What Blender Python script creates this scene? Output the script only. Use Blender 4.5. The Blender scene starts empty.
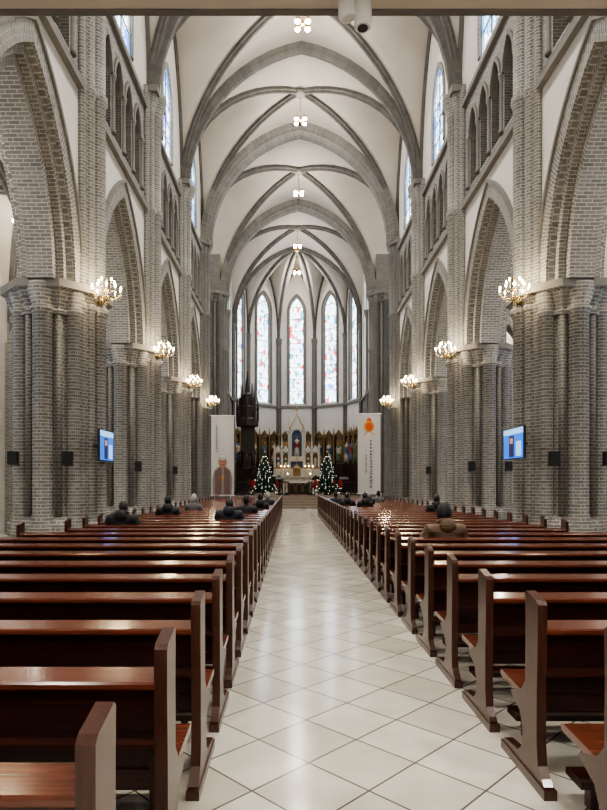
import bpy, bmesh, math, random
from math import sin, cos, pi, sqrt, radians, atan2
from mathutils import Vector, Matrix
random.seed(7)
D = bpy.data
SC = bpy.context.scene
COL = SC.collection

# ------------------------------------------------------------------ materials
def newmat(name):
    m = D.materials.new(name); m.use_nodes = True
    nt = m.node_tree
    b = nt.nodes.get('Principled BSDF')
    return m, nt, b

def simple(name, col, rough=0.6, metal=0.0, noise=0.0, nscale=6.0, bump=0.0, coat=0.0, stretch=None):
    m, nt, b = newmat(name)
    b.inputs['Base Color'].default_value = (*col, 1)
    b.inputs['Roughness'].default_value = rough
    b.inputs['Metallic'].default_value = metal
    if coat: 
        b.inputs['Coat Weight'].default_value = coat
        b.inputs['Coat Roughness'].default_value = 0.12
    if noise > 0 or bump > 0:
        tc = nt.nodes.new('ShaderNodeTexCoord')
        mp = nt.nodes.new('ShaderNodeMapping')
        if stretch: mp.inputs['Scale'].default_value = stretch
        n = nt.nodes.new('ShaderNodeTexNoise')
        n.inputs['Scale'].default_value = nscale
        n.inputs['Detail'].default_value = 6
        nt.links.new(tc.outputs['Object'], mp.inputs['Vector'])
        nt.links.new(mp.outputs['Vector'], n.inputs['Vector'])
        if noise > 0:
            r = nt.nodes.new('ShaderNodeValToRGB')
            r.color_ramp.elements[0].position = 0.3
            r.color_ramp.elements[1].position = 0.7
            r.color_ramp.elements[0].color = (*[c*(1-noise) for c in col], 1)
            r.color_ramp.elements[1].color = (*[min(1, c*(1+noise)) for c in col], 1)
            nt.links.new(n.outputs['Fac'], r.inputs['Fac'])
            nt.links.new(r.outputs['Color'], b.inputs['Base Color'])
        if bump > 0:
            bp = nt.nodes.new('ShaderNodeBump')
            bp.inputs['Strength'].default_value = bump
            bp.inputs['Distance'].default_value = 0.02
            nt.links.new(n.outputs['Fac'], bp.inputs['Height'])
            nt.links.new(bp.outputs['Normal'], b.inputs['Normal'])
    return m

def emis(name, col, strength):
    m, nt, b = newmat(name)
    b.inputs['Base Color'].default_value = (*col, 1)
    b.inputs['Emission Color'].default_value = (*col, 1)
    b.inputs['Emission Strength'].default_value = strength
    return m

def brickmat(name, c1, c2, mort, bw=0.225, rh=0.072, ms=0.009):
    m, nt, b = newmat(name)
    tc = nt.nodes.new('ShaderNodeTexCoord')
    br = nt.nodes.new('ShaderNodeTexBrick')
    br.inputs['Scale'].default_value = 1
    br.inputs['Brick Width'].default_value = bw
    br.inputs['Row Height'].default_value = rh
    br.inputs['Mortar Size'].default_value = ms
    br.inputs['Mortar Smooth'].default_value = 0.2
    br.inputs['Color1'].default_value = (*c1, 1)
    br.inputs['Color2'].default_value = (*c2, 1)
    br.inputs['Mortar'].default_value = (*mort, 1)
    nt.links.new(tc.outputs['UV'], br.inputs['Vector'])
    n = nt.nodes.new('ShaderNodeTexNoise'); n.inputs['Scale'].default_value = 1.3
    nt.links.new(tc.outputs['Object'], n.inputs['Vector'])
    mx = nt.nodes.new('ShaderNodeMixRGB'); mx.blend_type = 'MULTIPLY'; mx.inputs['Fac'].default_value = 0.5
    rr = nt.nodes.new('ShaderNodeValToRGB')
    rr.color_ramp.elements[0].position = 0.3; rr.color_ramp.elements[0].color = (0.7, 0.7, 0.7, 1)
    rr.color_ramp.elements[1].position = 0.7; rr.color_ramp.elements[1].color = (1, 1, 1, 1)
    nt.links.new(n.outputs['Fac'], rr.inputs['Fac'])
    nt.links.new(br.outputs['Color'], mx.inputs['Color1'])
    nt.links.new(rr.outputs['Color'], mx.inputs['Color2'])
    nt.links.new(mx.outputs['Color'], b.inputs['Base Color'])
    bp = nt.nodes.new('ShaderNodeBump'); bp.inputs['Strength'].default_value = 0.5; bp.inputs['Distance'].default_value = 0.01
    bp.invert = True
    nt.links.new(br.outputs['Fac'], bp.inputs['Height'])
    nt.links.new(bp.outputs['Normal'], b.inputs['Normal'])
    b.inputs['Roughness'].default_value = 0.8
    return m

def glassmat(name, strength, pal, scale=(7, 7, 3.5)):
    m, nt, b = newmat(name)
    tc = nt.nodes.new('ShaderNodeTexCoord')
    mp = nt.nodes.new('ShaderNodeMapping'); mp.inputs['Scale'].default_value = scale
    v = nt.nodes.new('ShaderNodeTexVoronoi'); v.inputs['Scale'].default_value = 1.0
    nt.links.new(tc.outputs['Object'], mp.inputs['Vector'])
    nt.links.new(mp.outputs['Vector'], v.inputs['Vector'])
    sep = nt.nodes.new('ShaderNodeSeparateColor')
    nt.links.new(v.outputs['Color'], sep.inputs['Color'])
    r = nt.nodes.new('ShaderNodeValToRGB'); r.color_ramp.interpolation = 'CONSTANT'
    el = r.color_ramp.elements
    el[0].position = 0; el[0].color = (*pal[0][1], 1)
    el[1].position = pal[1][0]; el[1].color = (*pal[1][1], 1)
    for p, c in pal[2:]:
        e = el.new(p); e.color = (*c, 1)
    nt.links.new(sep.outputs['Red'], r.inputs['Fac'])
    v2 = nt.nodes.new('ShaderNodeTexVoronoi'); v2.feature = 'DISTANCE_TO_EDGE'; v2.inputs['Scale'].default_value = 1.0
    nt.links.new(mp.outputs['Vector'], v2.inputs['Vector'])
    th = nt.nodes.new('ShaderNodeMath'); th.operation = 'GREATER_THAN'; th.inputs[1].default_value = 0.04
    nt.links.new(v2.outputs['Distance'], th.inputs[0])
    mx = nt.nodes.new('ShaderNodeMixRGB'); mx.blend_type = 'MIX'
    mx.inputs['Color1'].default_value = (0.05, 0.05, 0.06, 1)
    nt.links.new(th.outputs[0], mx.inputs['Fac'])
    nt.links.new(r.outputs['Color'], mx.inputs['Color2'])
    nt.links.new(mx.outputs['Color'], b.inputs['Emission Color'])
    b.inputs['Emission Strength'].default_value = strength  # sky light through the panes is put in as emission
    b.inputs['Base Color'].default_value = (0.1, 0.12, 0.15, 1)
    b.inputs['Roughness'].default_value = 0.2
    return m

M = {}
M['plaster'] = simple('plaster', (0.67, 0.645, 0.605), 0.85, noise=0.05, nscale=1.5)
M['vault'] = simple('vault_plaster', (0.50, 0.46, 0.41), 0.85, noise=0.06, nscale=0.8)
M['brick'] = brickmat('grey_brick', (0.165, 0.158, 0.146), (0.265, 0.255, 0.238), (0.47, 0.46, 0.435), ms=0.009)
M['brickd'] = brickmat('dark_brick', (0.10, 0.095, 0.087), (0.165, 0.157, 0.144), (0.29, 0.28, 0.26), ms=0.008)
M['rib'] = brickmat('rib_stone', (0.10, 0.095, 0.088), (0.135, 0.128, 0.118), (0.18, 0.17, 0.157), bw=0.6, rh=0.3, ms=0.006)
M['ribbrick'] = brickmat('rib_brick', (0.11, 0.104, 0.095), (0.18, 0.171, 0.157), (0.28, 0.268, 0.248))
M['stone'] = simple('grey_stone', (0.19, 0.181, 0.166), 0.8, noise=0.1, nscale=4)
M['step'] = simple('step_stone', (0.26, 0.215, 0.165), 0.5, noise=0.1, nscale=4)
M['recess_shade'] = simple('recess_plaster_shaded', (0.20, 0.188, 0.17), 0.9)  # darker plaster copy: shade inside the openings put into the colour
M['white'] = simple('white_marble', (0.60, 0.56, 0.50), 0.4, noise=0.06, nscale=8)
M['gold'] = simple('gilding', (0.50, 0.33, 0.12), 0.35, metal=0.8)
M['gild'] = simple('aged_gilding', (0.26, 0.17, 0.07), 0.5, metal=0.4)
M['brass'] = simple('brass', (0.72, 0.52, 0.22), 0.25, metal=1.0)
M['black'] = simple('black_plastic', (0.02, 0.02, 0.022), 0.45)
M['dwood'] = simple('dark_carved_wood', (0.022, 0.013, 0.009), 0.45, noise=0.2, nscale=10)
M['wood_panel'] = simple('pew_wood_panel', (0.038, 0.010, 0.007), 0.28, noise=0.35, nscale=5, stretch=(1, 14, 14), coat=0.3)
M['wood_top_lit'] = simple('pew_wood_top_lit', (0.125, 0.034, 0.018), 0.20, noise=0.3, nscale=5, stretch=(1, 14, 14), coat=0.5)  # ledge reflection put into this lighter wood colour; the red seats share it
M['wood_end'] = simple('pew_wood_end', (0.062, 0.023, 0.015), 0.30, noise=0.3, nscale=5, stretch=(14, 14, 1), coat=0.25)
M['skin'] = simple('skin', (0.62, 0.42, 0.33), 0.5)
M['hair_black'] = simple('hair_black', (0.012, 0.011, 0.011), 0.5, bump=0.3, nscale=60)
M['hair_grey'] = simple('hair_grey', (0.45, 0.44, 0.43), 0.6, bump=0.3, nscale=60)
M['coat_black'] = simple('coat_black', (0.014, 0.014, 0.017), 0.7, noise=0.3, nscale=20)
M['coat_navy'] = simple('coat_navy', (0.015, 0.018, 0.032), 0.7)
M['coat_brown'] = simple('coat_brown', (0.14, 0.085, 0.05), 0.45, noise=0.2, nscale=5, bump=0.9, stretch=(1, 1, 5))
M['coat_grey'] = simple('coat_grey', (0.12, 0.12, 0.13), 0.7)
M['trouser'] = simple('trousers', (0.02, 0.02, 0.025), 0.8)
M['shoe'] = simple('shoe_leather', (0.015, 0.012, 0.01), 0.35)
M['bulb'] = emis('warm_bulb', (1.0, 0.80, 0.48), 60)
M['spot'] = emis('spot_bulb', (1.0, 0.95, 0.86), 120)
M['fill_lens'] = emis('added_fill_lens', (1.0, 0.94, 0.85), 12)  # glowing lens of the fill lamps added under the gallery
M['glassA'] = glassmat('stained_glass_apse', 5.0, [(0.0, (0.85, 0.95, 1.0)), (0.45, (0.50, 0.76, 1.0)), (0.62, (0.08, 0.26, 0.7)), (0.68, (0.80, 0.03, 0.02)), (0.735, (0.93, 0.98, 1.0)), (0.94, (0.06, 0.30, 0.35))], (4.4, 4.4, 2.8))
M['glassC'] = glassmat('stained_glass_clerestory', 5.0, [(0.0, (0.70, 0.88, 1.0)), (0.25, (0.22, 0.5, 1.0)), (0.52, (0.05, 0.2, 0.75)), (0.68, (0.85, 0.94, 1.0)), (0.9, (0.2, 0.5, 0.75))], (6, 6, 3))
M['crystal'] = simple('crystal', (0.9, 0.85, 0.75), 0.1)
M['banner'] = simple('banner_cloth', (0.60, 0.58, 0.56), 0.8)
M['cloth'] = simple('altar_linen', (0.7, 0.68, 0.64), 0.8)
M['ink'] = simple('banner_ink', (0.06, 0.055, 0.05), 0.8)
M['emblem'] = simple('emblem_orange', (0.62, 0.10, 0.025), 0.7)
M['emblemy'] = simple('emblem_yellow', (0.66, 0.30, 0.04), 0.7)
M['cassock'] = simple('print_cassock', (0.26, 0.235, 0.225), 0.8)
M['printskin'] = simple('print_skin', (0.40, 0.19, 0.13), 0.8)
M['printgrey'] = simple('print_pink_grey', (0.17, 0.105, 0.10), 0.8)
M['pine'] = simple('pine_needles', (0.018, 0.045, 0.022), 0.8, noise=0.4, nscale=30)
M['fairy'] = emis('fairy_light', (1.0, 0.95, 0.85), 4)
M['beige'] = simple('painted_beige', (0.66, 0.60, 0.52), 0.6)
M['lgrey'] = simple('light_grey_plastic', (0.78, 0.78, 0.78), 0.4)
M['scrblue'] = emis('screen_blue', (0.02, 0.15, 0.62), 1.4)
M['scrlight'] = emis('screen_light', (0.30, 0.58, 0.95), 1.2)
M['scrdark'] = emis('screen_dark', (0.03, 0.03, 0.09), 0.6)
M['scrred'] = emis('screen_warm', (0.6, 0.25, 0.15), 0.9)
M['saintgold'] = simple('saint_panel_gold', (0.20, 0.13, 0.065), 0.6, noise=0.25, nscale=10)
M['robe_r'] = simple('robe_red', (0.25, 0.045, 0.035), 0.7)
M['robe_b'] = simple('robe_blue', (0.07, 0.12, 0.24), 0.7)
M['robe_g'] = simple('robe_green', (0.09, 0.15, 0.08), 0.7)
M['robe_w'] = simple('robe_cream', (0.50, 0.45, 0.37), 0.7)
M['carpet'] = simple('sanctuary_carpet', (0.12, 0.03, 0.022), 0.9, noise=0.15, nscale=20)
M['flowers'] = simple('poinsettia_red', (0.35, 0.025, 0.02), 0.7)
M['leaf'] = simple('leaf_green', (0.03, 0.09, 0.025), 0.6)

def floormat():
    m, nt, b = newmat('floor_tiles')
    tc = nt.nodes.new('ShaderNodeTexCoord')
    mp = nt.nodes.new('ShaderNodeMapping'); mp.inputs['Rotation'].default_value = (0, 0, radians(45))
    br = nt.nodes.new('ShaderNodeTexBrick'); br.offset = 0.0
    br.inputs['Scale'].default_value = 1
    br.inputs['Brick Width'].default_value = 0.43
    br.inputs['Row Height'].default_value = 0.43
    br.inputs['Mortar Size'].default_value = 0.006
    br.inputs['Mortar Smooth'].default_value = 0.1
    br.inputs['Color1'].default_value = (0.58, 0.55, 0.475, 1)
    br.inputs['Color2'].default_value = (0.80, 0.775, 0.70, 1)
    br.inputs['Mortar'].default_value = (0.13, 0.12, 0.10, 1)
    nt.links.new(tc.outputs['Object'], mp.inputs['Vector'])
    nt.links.new(mp.outputs['Vector'], br.inputs['Vector'])
    n = nt.nodes.new('ShaderNodeTexNoise'); n.inputs['Scale'].default_value = 3; n.inputs['Detail'].default_value = 8
    nt.links.new(tc.outputs['Object'], n.inputs['Vector'])
    rr = nt.nodes.new('ShaderNodeValToRGB')
    rr.color_ramp.elements[0].position = 0.3; rr.color_ramp.elements[0].color = (0.84, 0.83, 0.80, 1)
    rr.color_ramp.elements[1].position = 0.65; rr.color_ramp.elements[1].color = (1, 1, 1, 1)
    nt.links.new(n.outputs['Fac'], rr.inputs['Fac'])
    mx = nt.nodes.new('ShaderNodeMixRGB'); mx.blend_type = 'MULTIPLY'; mx.inputs['Fac'].default_value = 1
    nt.links.new(br.outputs['Color'], mx.inputs['Color1']); nt.links.new(rr.outputs['Color'], mx.inputs['Color2'])
    nt.links.new(mx.outputs['Color'], b.inputs['Base Color'])
    b.inputs['Roughness'].default_value = 0.14
    return m
M['floor'] = floormat()

# ------------------------------------------------------------------ mesh builder
class MB:
    def __init__(s):
        s.v = []; s.f = []; s.uv = []; s.m = []; s.s = []; s.mats = []
    def mi(s, mat):
        if mat not in s.mats: s.mats.append(mat)
        return s.mats.index(mat)
    def face(s, pts, mat, uv=None, sm=False):
        pts = [Vector(p) for p in pts]
        i = len(s.v)
        s.v += [tuple(p) for p in pts]
        s.f.append(tuple(range(i, i+len(pts))))
        if uv is None:
            n = Vector((0, 0, 0))
            for k in range(len(pts)):
                a = pts[k]; b = pts[(k+1) % len(pts)]
                n += a.cross(b)
            if n.length > 0: n.normalize()
            if abs(n.z) > 0.8: uv = [(p.x, p.y) for p in pts]
            else:
                t = Vector((-n.y, n.x, 0))
                if t.length < 1e-6: t = Vector((1, 0, 0))
                t.normalize()
                if t.x + t.y*1.01 < 0: t = -t
                uv = [(p.dot(t), p.z) for p in pts]
        s.uv.append(uv); s.m.append(s.mi(mat)); s.s.append(sm)
    def box(s, x0, x1, y0, y1, z0, z1, mat):
        s.hexa([(x0,y0,z0),(x1,y0,z0),(x1,y1,z0),(x0,y1,z0)], [(x0,y0,z1),(x1,y0,z1),(x1,y1,z1),(x0,y1,z1)], mat)
    def hexa(s, a, b, mat, sm=False, caps=True):
        n = len(a)
        if caps:
            s.face(list(reversed(a)), mat); s.face(b, mat)
        for i in range(n):
            j = (i+1) % n
            s.face([a[i], a[j], b[j], b[i]], mat, sm=sm)
    def loft(s, rings, mat, sm=False, caps=True, closed=True):
        for k in range(len(rings)-1):
            a, b = rings[k], rings[k+1]; n = len(a)
            for i in range(n if closed else n-1):
                j = (i+1) % n
                s.face([a[i], a[j], b[j], b[i]], mat, sm=sm)
        if caps:
            s.face(list(reversed(rings[0])), mat); s.face(rings[-1], mat)
    def rev(s, prof, c, mat, n=12, sm=True, sx=1, sy=1, caps=True, rot=0):
        rings = [[(c[0]+r*sx*cos(2*pi*i/n+rot), c[1]+r*sy*sin(2*pi*i/n+rot), c[2]+z) for i in range(n)] for r, z in prof]
        s.loft(rings, mat, sm=sm, caps=caps)
    def prismx(s, poly, x0, x1, mat):
        s.hexa([(x0, y, z) for y, z in poly], [(x1, y, z) for y, z in poly], mat)
    def tube(s, path, r, mat, n=6, sm=True):
        path = [Vector(p) for p in path]; rings = []
        for i, p in enumerate(path):
            t = (path[min(i+1, len(path)-1)] - path[max(i-1, 0)])
            t.normalize()
            up = Vector((0, 0, 1)) if abs(t.z) < 0.9 else Vector((0, 1, 0))
            a = t.cross(up).normalized(); b = t.cross(a)
            rr = r[i] if isinstance(r, (list, tuple)) else r
            rings.append([p + a*rr*cos(2*pi*k/n) + b*rr*sin(2*pi*k/n) for k in range(n)])
        s.loft(rings, mat, sm=sm)
    def ball(s, c, r, mat, n=8, m=6, sc=(1, 1, 1)):
        prof = [(max(1e-4, sin(pi*k/m))*r, -cos(pi*k/m)*r*sc[2]) for k in range(m+1)]
        s.rev(prof, c, mat, n=n, sx=sc[0], sy=sc[1])
    def mesh(s, name, merge=True):
        me = D.meshes.new(name)
        me.from_pydata(s.v, [], s.f)
        uvl = me.uv_layers.new(name='UVMap')
        flat = [c for f in s.uv for p in f for c in p]
        uvl.data.foreach_set('uv', flat)
        me.polygons.foreach_set('material_index', s.m)
        me.polygons.foreach_set('use_smooth', s.s)
        for m in s.mats: me.materials.append(M[m])
        if merge:
            bm = bmesh.new(); bm.from_mesh(me)
            bmesh.ops.remove_doubles(bm, verts=bm.verts, dist=0.0005)
            bmesh.ops.recalc_face_normals(bm, faces=bm.faces)
            bm.to_mesh(me); bm.free()
        me.update()
        return me
    def obj(s, name, loc=(0, 0, 0), rotz=0, parent=None, merge=True):
        return place(s.mesh(name, merge), name, loc, rotz, parent)

def place(me, name, loc=(0, 0, 0), rotz=0, parent=None):
    o = D.objects.new(name, me); COL.objects.link(o)
    o.location = loc; o.rotation_euler = (0, 0, rotz)
    if parent: o.parent = parent
    return o

def empty(name, loc=(0, 0, 0), rotz=0):
    o = D.objects.new(name, None); COL.objects.link(o)
    o.location = loc; o.rotation_euler = (0, 0, rotz); o.empty_display_size = 0.2
    return o

# ------------------------------------------------------------------ arch helpers
def arcpts(a, r, n=10, off=0.0):
    R = (a*a + r*r)/(2*a); c = R - a
    Ro = R + off
    tm = math.acos(max(-1, min(1, c/Ro)))
    right = [(Ro*cos(tm*i/n) - c, Ro*sin(tm*i/n)) for i in range(n+1)]
    right[-1] = (0.0, right[-1][1])
    left = [(-x, z) for x, z in right]
    return left + right[::-1][1:]

def band(mb, O, U, N, u0, u1, z0, z1, ops, mat, jmat='brick', back=None, backmat=None):
    O = Vector(O); U = Vector(U); N = Vector(N); Z = Vector((0, 0, 1))
    def P(u, z, d=0): return O + U*u + Z*z + N*d
    def quad(ua, ub, za, zb, za2=None, zb2=None):
        za2 = za if za2 is None else za2; zb2 = zb if zb2 is None else zb2
        for d, mt in ([(0, mat)] + ([(back, backmat or mat)] if back else [])):
            mb.face([P(ua, za, d), P(ub, za2, d), P(ub, zb2, d), P(ua, zb, d)], mt,
                    uv=[(ua, za), (ub, za2), (ub, zb2), (ua, zb)])
    cur = u0
    for o in sorted(ops, key=lambda q: q['c']):
        a, c = o['hw'], o['c']
        if c-a > cur: quad(cur, c-a, z0, z1)
        pts = arcpts(a, o['rise'], 8)
        dep = o.get('dep', back or 0.3)
        if o['sill'] > z0 + 1e-4:
            quad(c-a, c+a, z0, o['sill'])
            mb.face([P(c-a, o['sill']), P(c+a, o['sill']), P(c+a, o['sill'], dep), P(c-a, o['sill'], dep)], jmat)
        for k in range(len(pts)-1):
            (xa, ya), (xb, yb) = pts[k], pts[k+1]
            quad(c+xa, c+xb, o['spring']+ya, z1, o['spring']+yb, z1)
            L = k*0.3
            mb.face([P(c+xa, o['spring']+ya), P(c+xb, o['spring']+yb), P(c+xb, o['spring']+yb, dep), P(c+xa, o['spring']+ya, dep)],
                    jmat, uv=[(0, L), (0, L+0.3), (dep, L+0.3), (dep, L)])
        for sg in (-1, 1):
            if o['spring'] > o['sill'] + 1e-4:
                mb.face([P(c+sg*a, o['sill']), P(c+sg*a, o['spring']), P(c+sg*a, o['spring'], dep), P(c+sg*a, o['sill'], dep)], jmat)
        if o.get('fill'):
            fp = [(c-a, o['sill']), (c+a, o['sill'])] + [(c+x, o['spring']+z) for x, z in pts[::-1]]
            if abs(o['spring']-o['sill']) < 1e-4: fp = fp[2:]
            mb.face([P(u, z, o.get('fdep', dep)) for u, z in fp], o['fill'])
        cur = c+a
    if u1 > cur: quad(cur, u1, z0, z1)

def archband(mb, O, U, N, c, a, spring, rise, di, do, d0, d1, mat, jb=None, n=10):
    O = Vector(O); U = Vector(U); N = Vector(N); Z = Vector((0, 0, 1))
    def P(u, z, d): return O + U*(c+u) + Z*z + N*d
    A = [(x, z+spring) for x, z in arcpts(a, rise, n, di)]
    B = [(x, z+spring) for x, z in arcpts(a, rise, n, do)]
    if jb is not None:
        A = [(A[0][0], jb)] + A + [(A[-1][0], jb)]
        B = [(B[0][0], jb)] + B + [(B[-1][0], jb)]
    L = 0
    for k in range(len(A)-1):
        l = sqrt((A[k+1][0]-A[k][0])**2 + (A[k+1][1]-A[k][1])**2)
        def q(p, pd, r, rd):
            w = sqrt((p[k][0]-r[k][0])**2 + (p[k][1]-r[k][1])**2 + (pd-rd)**2)
            mb.face([P(*p[k], pd), P(*p[k+1], pd), P(*r[k+1], rd), P(*r[k], rd)], mat,
                    uv=[(0, L), (0, L+l), (w, L+l), (w, L)])
        q(A, d0, B, d0); q(A, d1, B, d1); q(A, d0, A, d1); q(B, d0, B, d1)
        L += l

# ------------------------------------------------------------------ dimensions
YB = [-3.7, 2.0, 7.7, 13.4, 19.1, 24.8, 30.5]      # bay lines
YC0, YC1, YA = 30.5, 38.7, 46.0
XW = 5.1; TH = 1.15; XP = 5.75; XO = 9.6
ZS, RI = 14.0, 6.2
SP = 5.9      # arcade springing
NU = 12
_a, _r = XW, RI
_R = (_a*_a+_r*_r)/(2*_a); _c = _R-_a; _tm = math.acos(_c/_R)
US = [(_R*cos(_tm*i/NU)-_c)/_a for i in range(NU+1)]; US[-1] = 0.0
US = [-u for u in US] + US[::-1][1:]
def G(u):
    u = min(1, abs(u))
    return sqrt(max(0, _R*_R - (u*_a+_c)**2))/_r

def groin(mb, x0, x1, y0, y1, zs, ri, mat):
    cx, cy, hx, hy = (x0+x1)/2, (y0+y1)/2, (x1-x0)/2, (y1-y0)/2
    def P(i, j):
        u, v = US[i], US[j]
        return (cx+hx*u, cy+hy*v, zs+ri*G(min(abs(u), abs(v))))
    n = len(US)
    for i in range(n-1):
        for j in range(n-1):
            su = US[i]+US[i+1]; sv = US[j]+US[j+1]
            a, b, c, d = P(i, j), P(i+1, j), P(i+1, j+1), P(i, j+1)
            if su*sv > 0:
                mb.face([a, b, c], mat, sm=True); mb.face([a, c, d], mat, sm=True)
            else:
                mb.face([a, b, d], mat, sm=True); mb.face([b, c, d], mat, sm=True)

def rib(mb, path, w, dp, mat, side=None):
    path = [Vector(p) for p in path]
    if side is None:
        dr = path[-1]-path[0]; dr.z = 0; dr.normalize()
        side = Vector((-dr.y, dr.x, 0))
    side = Vector(side)
    rings = []; Ls = [0]
    for i, p in enumerate(path):
        t = path[min(i+1, len(path)-1)]-path[max(i-1, 0)]
        t.normalize()
        if i > 0: Ls.append(Ls[-1]+(p-path[i-1]).length)
        nn = side.cross(t).normalized()
        if nn.z > 0: nn = -nn
        prof = [(-w/2, -0.04), (-w/2, dp*0.45), (-w*0.28, dp*0.6), (-w*0.2, dp), (w*0.2, dp), (w*0.28, dp*0.6), (w/2, dp*0.45), (w/2, -0.04)]
        rings.append([p+side*a+nn*b for a, b in prof])
    for k in range(len(rings)-1):
        for i in range(7):
            mb.face([rings[k][i], rings[k][i+1], rings[k+1][i+1], rings[k+1][i]], mat,
                    uv=[(i*.1, Ls[k]), (i*.1+.1, Ls[k]), (i*.1+.1, Ls[k+1]), (i*.1, Ls[k+1])])

def ribs_transverse(mb, x0, x1, y, zs, ri, w, dp, mat='rib'):
    cx, hx = (x0+x1)/2, (x1-x0)/2
    h = NU
    L = [(cx+hx*u, y, zs+ri*G(u)) for u in US[:h+1]]
    Rr = [(cx+hx*u, y, zs+ri*G(u)) for u in US[h:]]
    for pth in (L, Rr): rib(mb, pth, w, dp, mat, side=(0, 1, 0))

def ribs_diag(mb, x0, x1, y0, y1, zs, ri, w, dp, mat='rib'):
    cx, cy, hx, hy = (x0+x1)/2, (y0+y1)/2, (x1-x0)/2, (y1-y0)/2
    for sx in (-1, 1):
        for sy in (-1, 1):
            rib(mb, [(cx+hx*sx*abs(u), cy+hy*sy*abs(u), zs+ri*G(u)) for u in US[:NU+1]], w, dp, mat)

# ------------------------------------------------------------------ shell
mb = MB(); mb.box(-14, 14, -6, 54, -0.2, 0.0, 'floor'); mb.obj('floor')
mb = MB()
for i, (y, z) in enumerate([(36.2, .16), (36.6, .32), (37.0, .48), (37.4, .64), (37.8, .80)]):
    mb.box(-4.4, 4.4, y, 37.8 if i < 4 else 50.6, z-0.16 if i else 0.001, z, 'step')
mb.box(-0.9, 0.9, 37.9, 46.5, .80, .815, 'carpet')
mb.obj('sanctuary_platform')

mb = MB()
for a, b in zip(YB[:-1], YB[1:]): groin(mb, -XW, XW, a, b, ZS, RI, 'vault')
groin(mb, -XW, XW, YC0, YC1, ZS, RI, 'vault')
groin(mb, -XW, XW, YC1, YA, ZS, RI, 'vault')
corner = []
for ang in (-90, -54, -18, 18, 54, 90):
    corner.append(Vector((XW*sin(radians(ang)), YA+XW*cos(radians(ang)), 0)))
C = Vector((0, YA, 0))
TS = [abs(u) for u in US[:NU+1]][::-1]
for k in range(5):
    c0, c1 = corner[k], corner[k+1]
    def P(t, sv):
        p = c0.lerp(c1, (sv+1)/2); q = C.lerp(p, t)
        return (q.x, q.y, ZS+RI*G(min(t, abs(sv))))
    for i in range(NU):
        for j in range(len(US)-1):
            a, b, c, d = P(TS[i], US[j]), P(TS[i+1], US[j]), P(TS[i+1], US[j+1]), P(TS[i], US[j+1])
            if US[j]+US[j+1] > 0:
                mb.face([a, b, c], 'vault', sm=True)
                if i > 0: mb.face([a, c, d], 'vault', sm=True)
            else:
                mb.face([b, c, d], 'vault', sm=True)
                if i > 0: mb.face([a, b, d], 'vault', sm=True)
for s in (-1, 1):
    hy = (YC1-YC0)/2; cy = (YC1+YC0)/2
    for j in range(len(US)-1):
        y0, y1 = cy+hy*US[j], cy+hy*US[j+1]; z0, z1 = ZS+RI*G(US[j]), ZS+RI*G(US[j+1])
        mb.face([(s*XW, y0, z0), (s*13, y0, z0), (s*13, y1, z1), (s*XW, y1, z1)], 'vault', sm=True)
mb.obj('ceiling')
mb = MB()
for y in YB[1:-1]: ribs_transverse(mb, -XW, XW, y, ZS, RI, 0.42, 0.36)
for a, b in zip(YB[:-1], YB[1:]): ribs_diag(mb, -XW, XW, a, b, ZS, RI, 0.20, 0.24)
ribs_diag(mb, -XW, XW, YC0, YC1, ZS, RI, 0.26, 0.26)
ribs_diag(mb, -XW, XW, YC1, YA, ZS, RI, 0.20, 0.24)
for y in (YC0, YC1): ribs_transverse(mb, -XW, XW, y, ZS, RI, 0.95, 0.55, 'ribbrick')
ribs_transverse(mb, -XW, XW, YA, ZS, RI, 0.35, 0.3)
for c0 in corner[1:-1]:
    rib(mb, [C.lerp(c0, t)+Vector((0, 0, ZS+RI*G(t))) for t in TS[::-1]], 0.22, 0.24, 'rib')
mb.ball((0, YA, ZS+RI-.25), 0.35, 'gold', sc=(1, 1, .5))
for y in [(a+b)/2 for a, b in zip(YB[:-1], YB[1:])]+[(YC0+YC1)/2, (YC1+YA)/2]:
    mb.ball((0, y, ZS+RI-.2), 0.28, 'stone', sc=(1, 1, .6))
mb.obj('ceiling_ribs')

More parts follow.
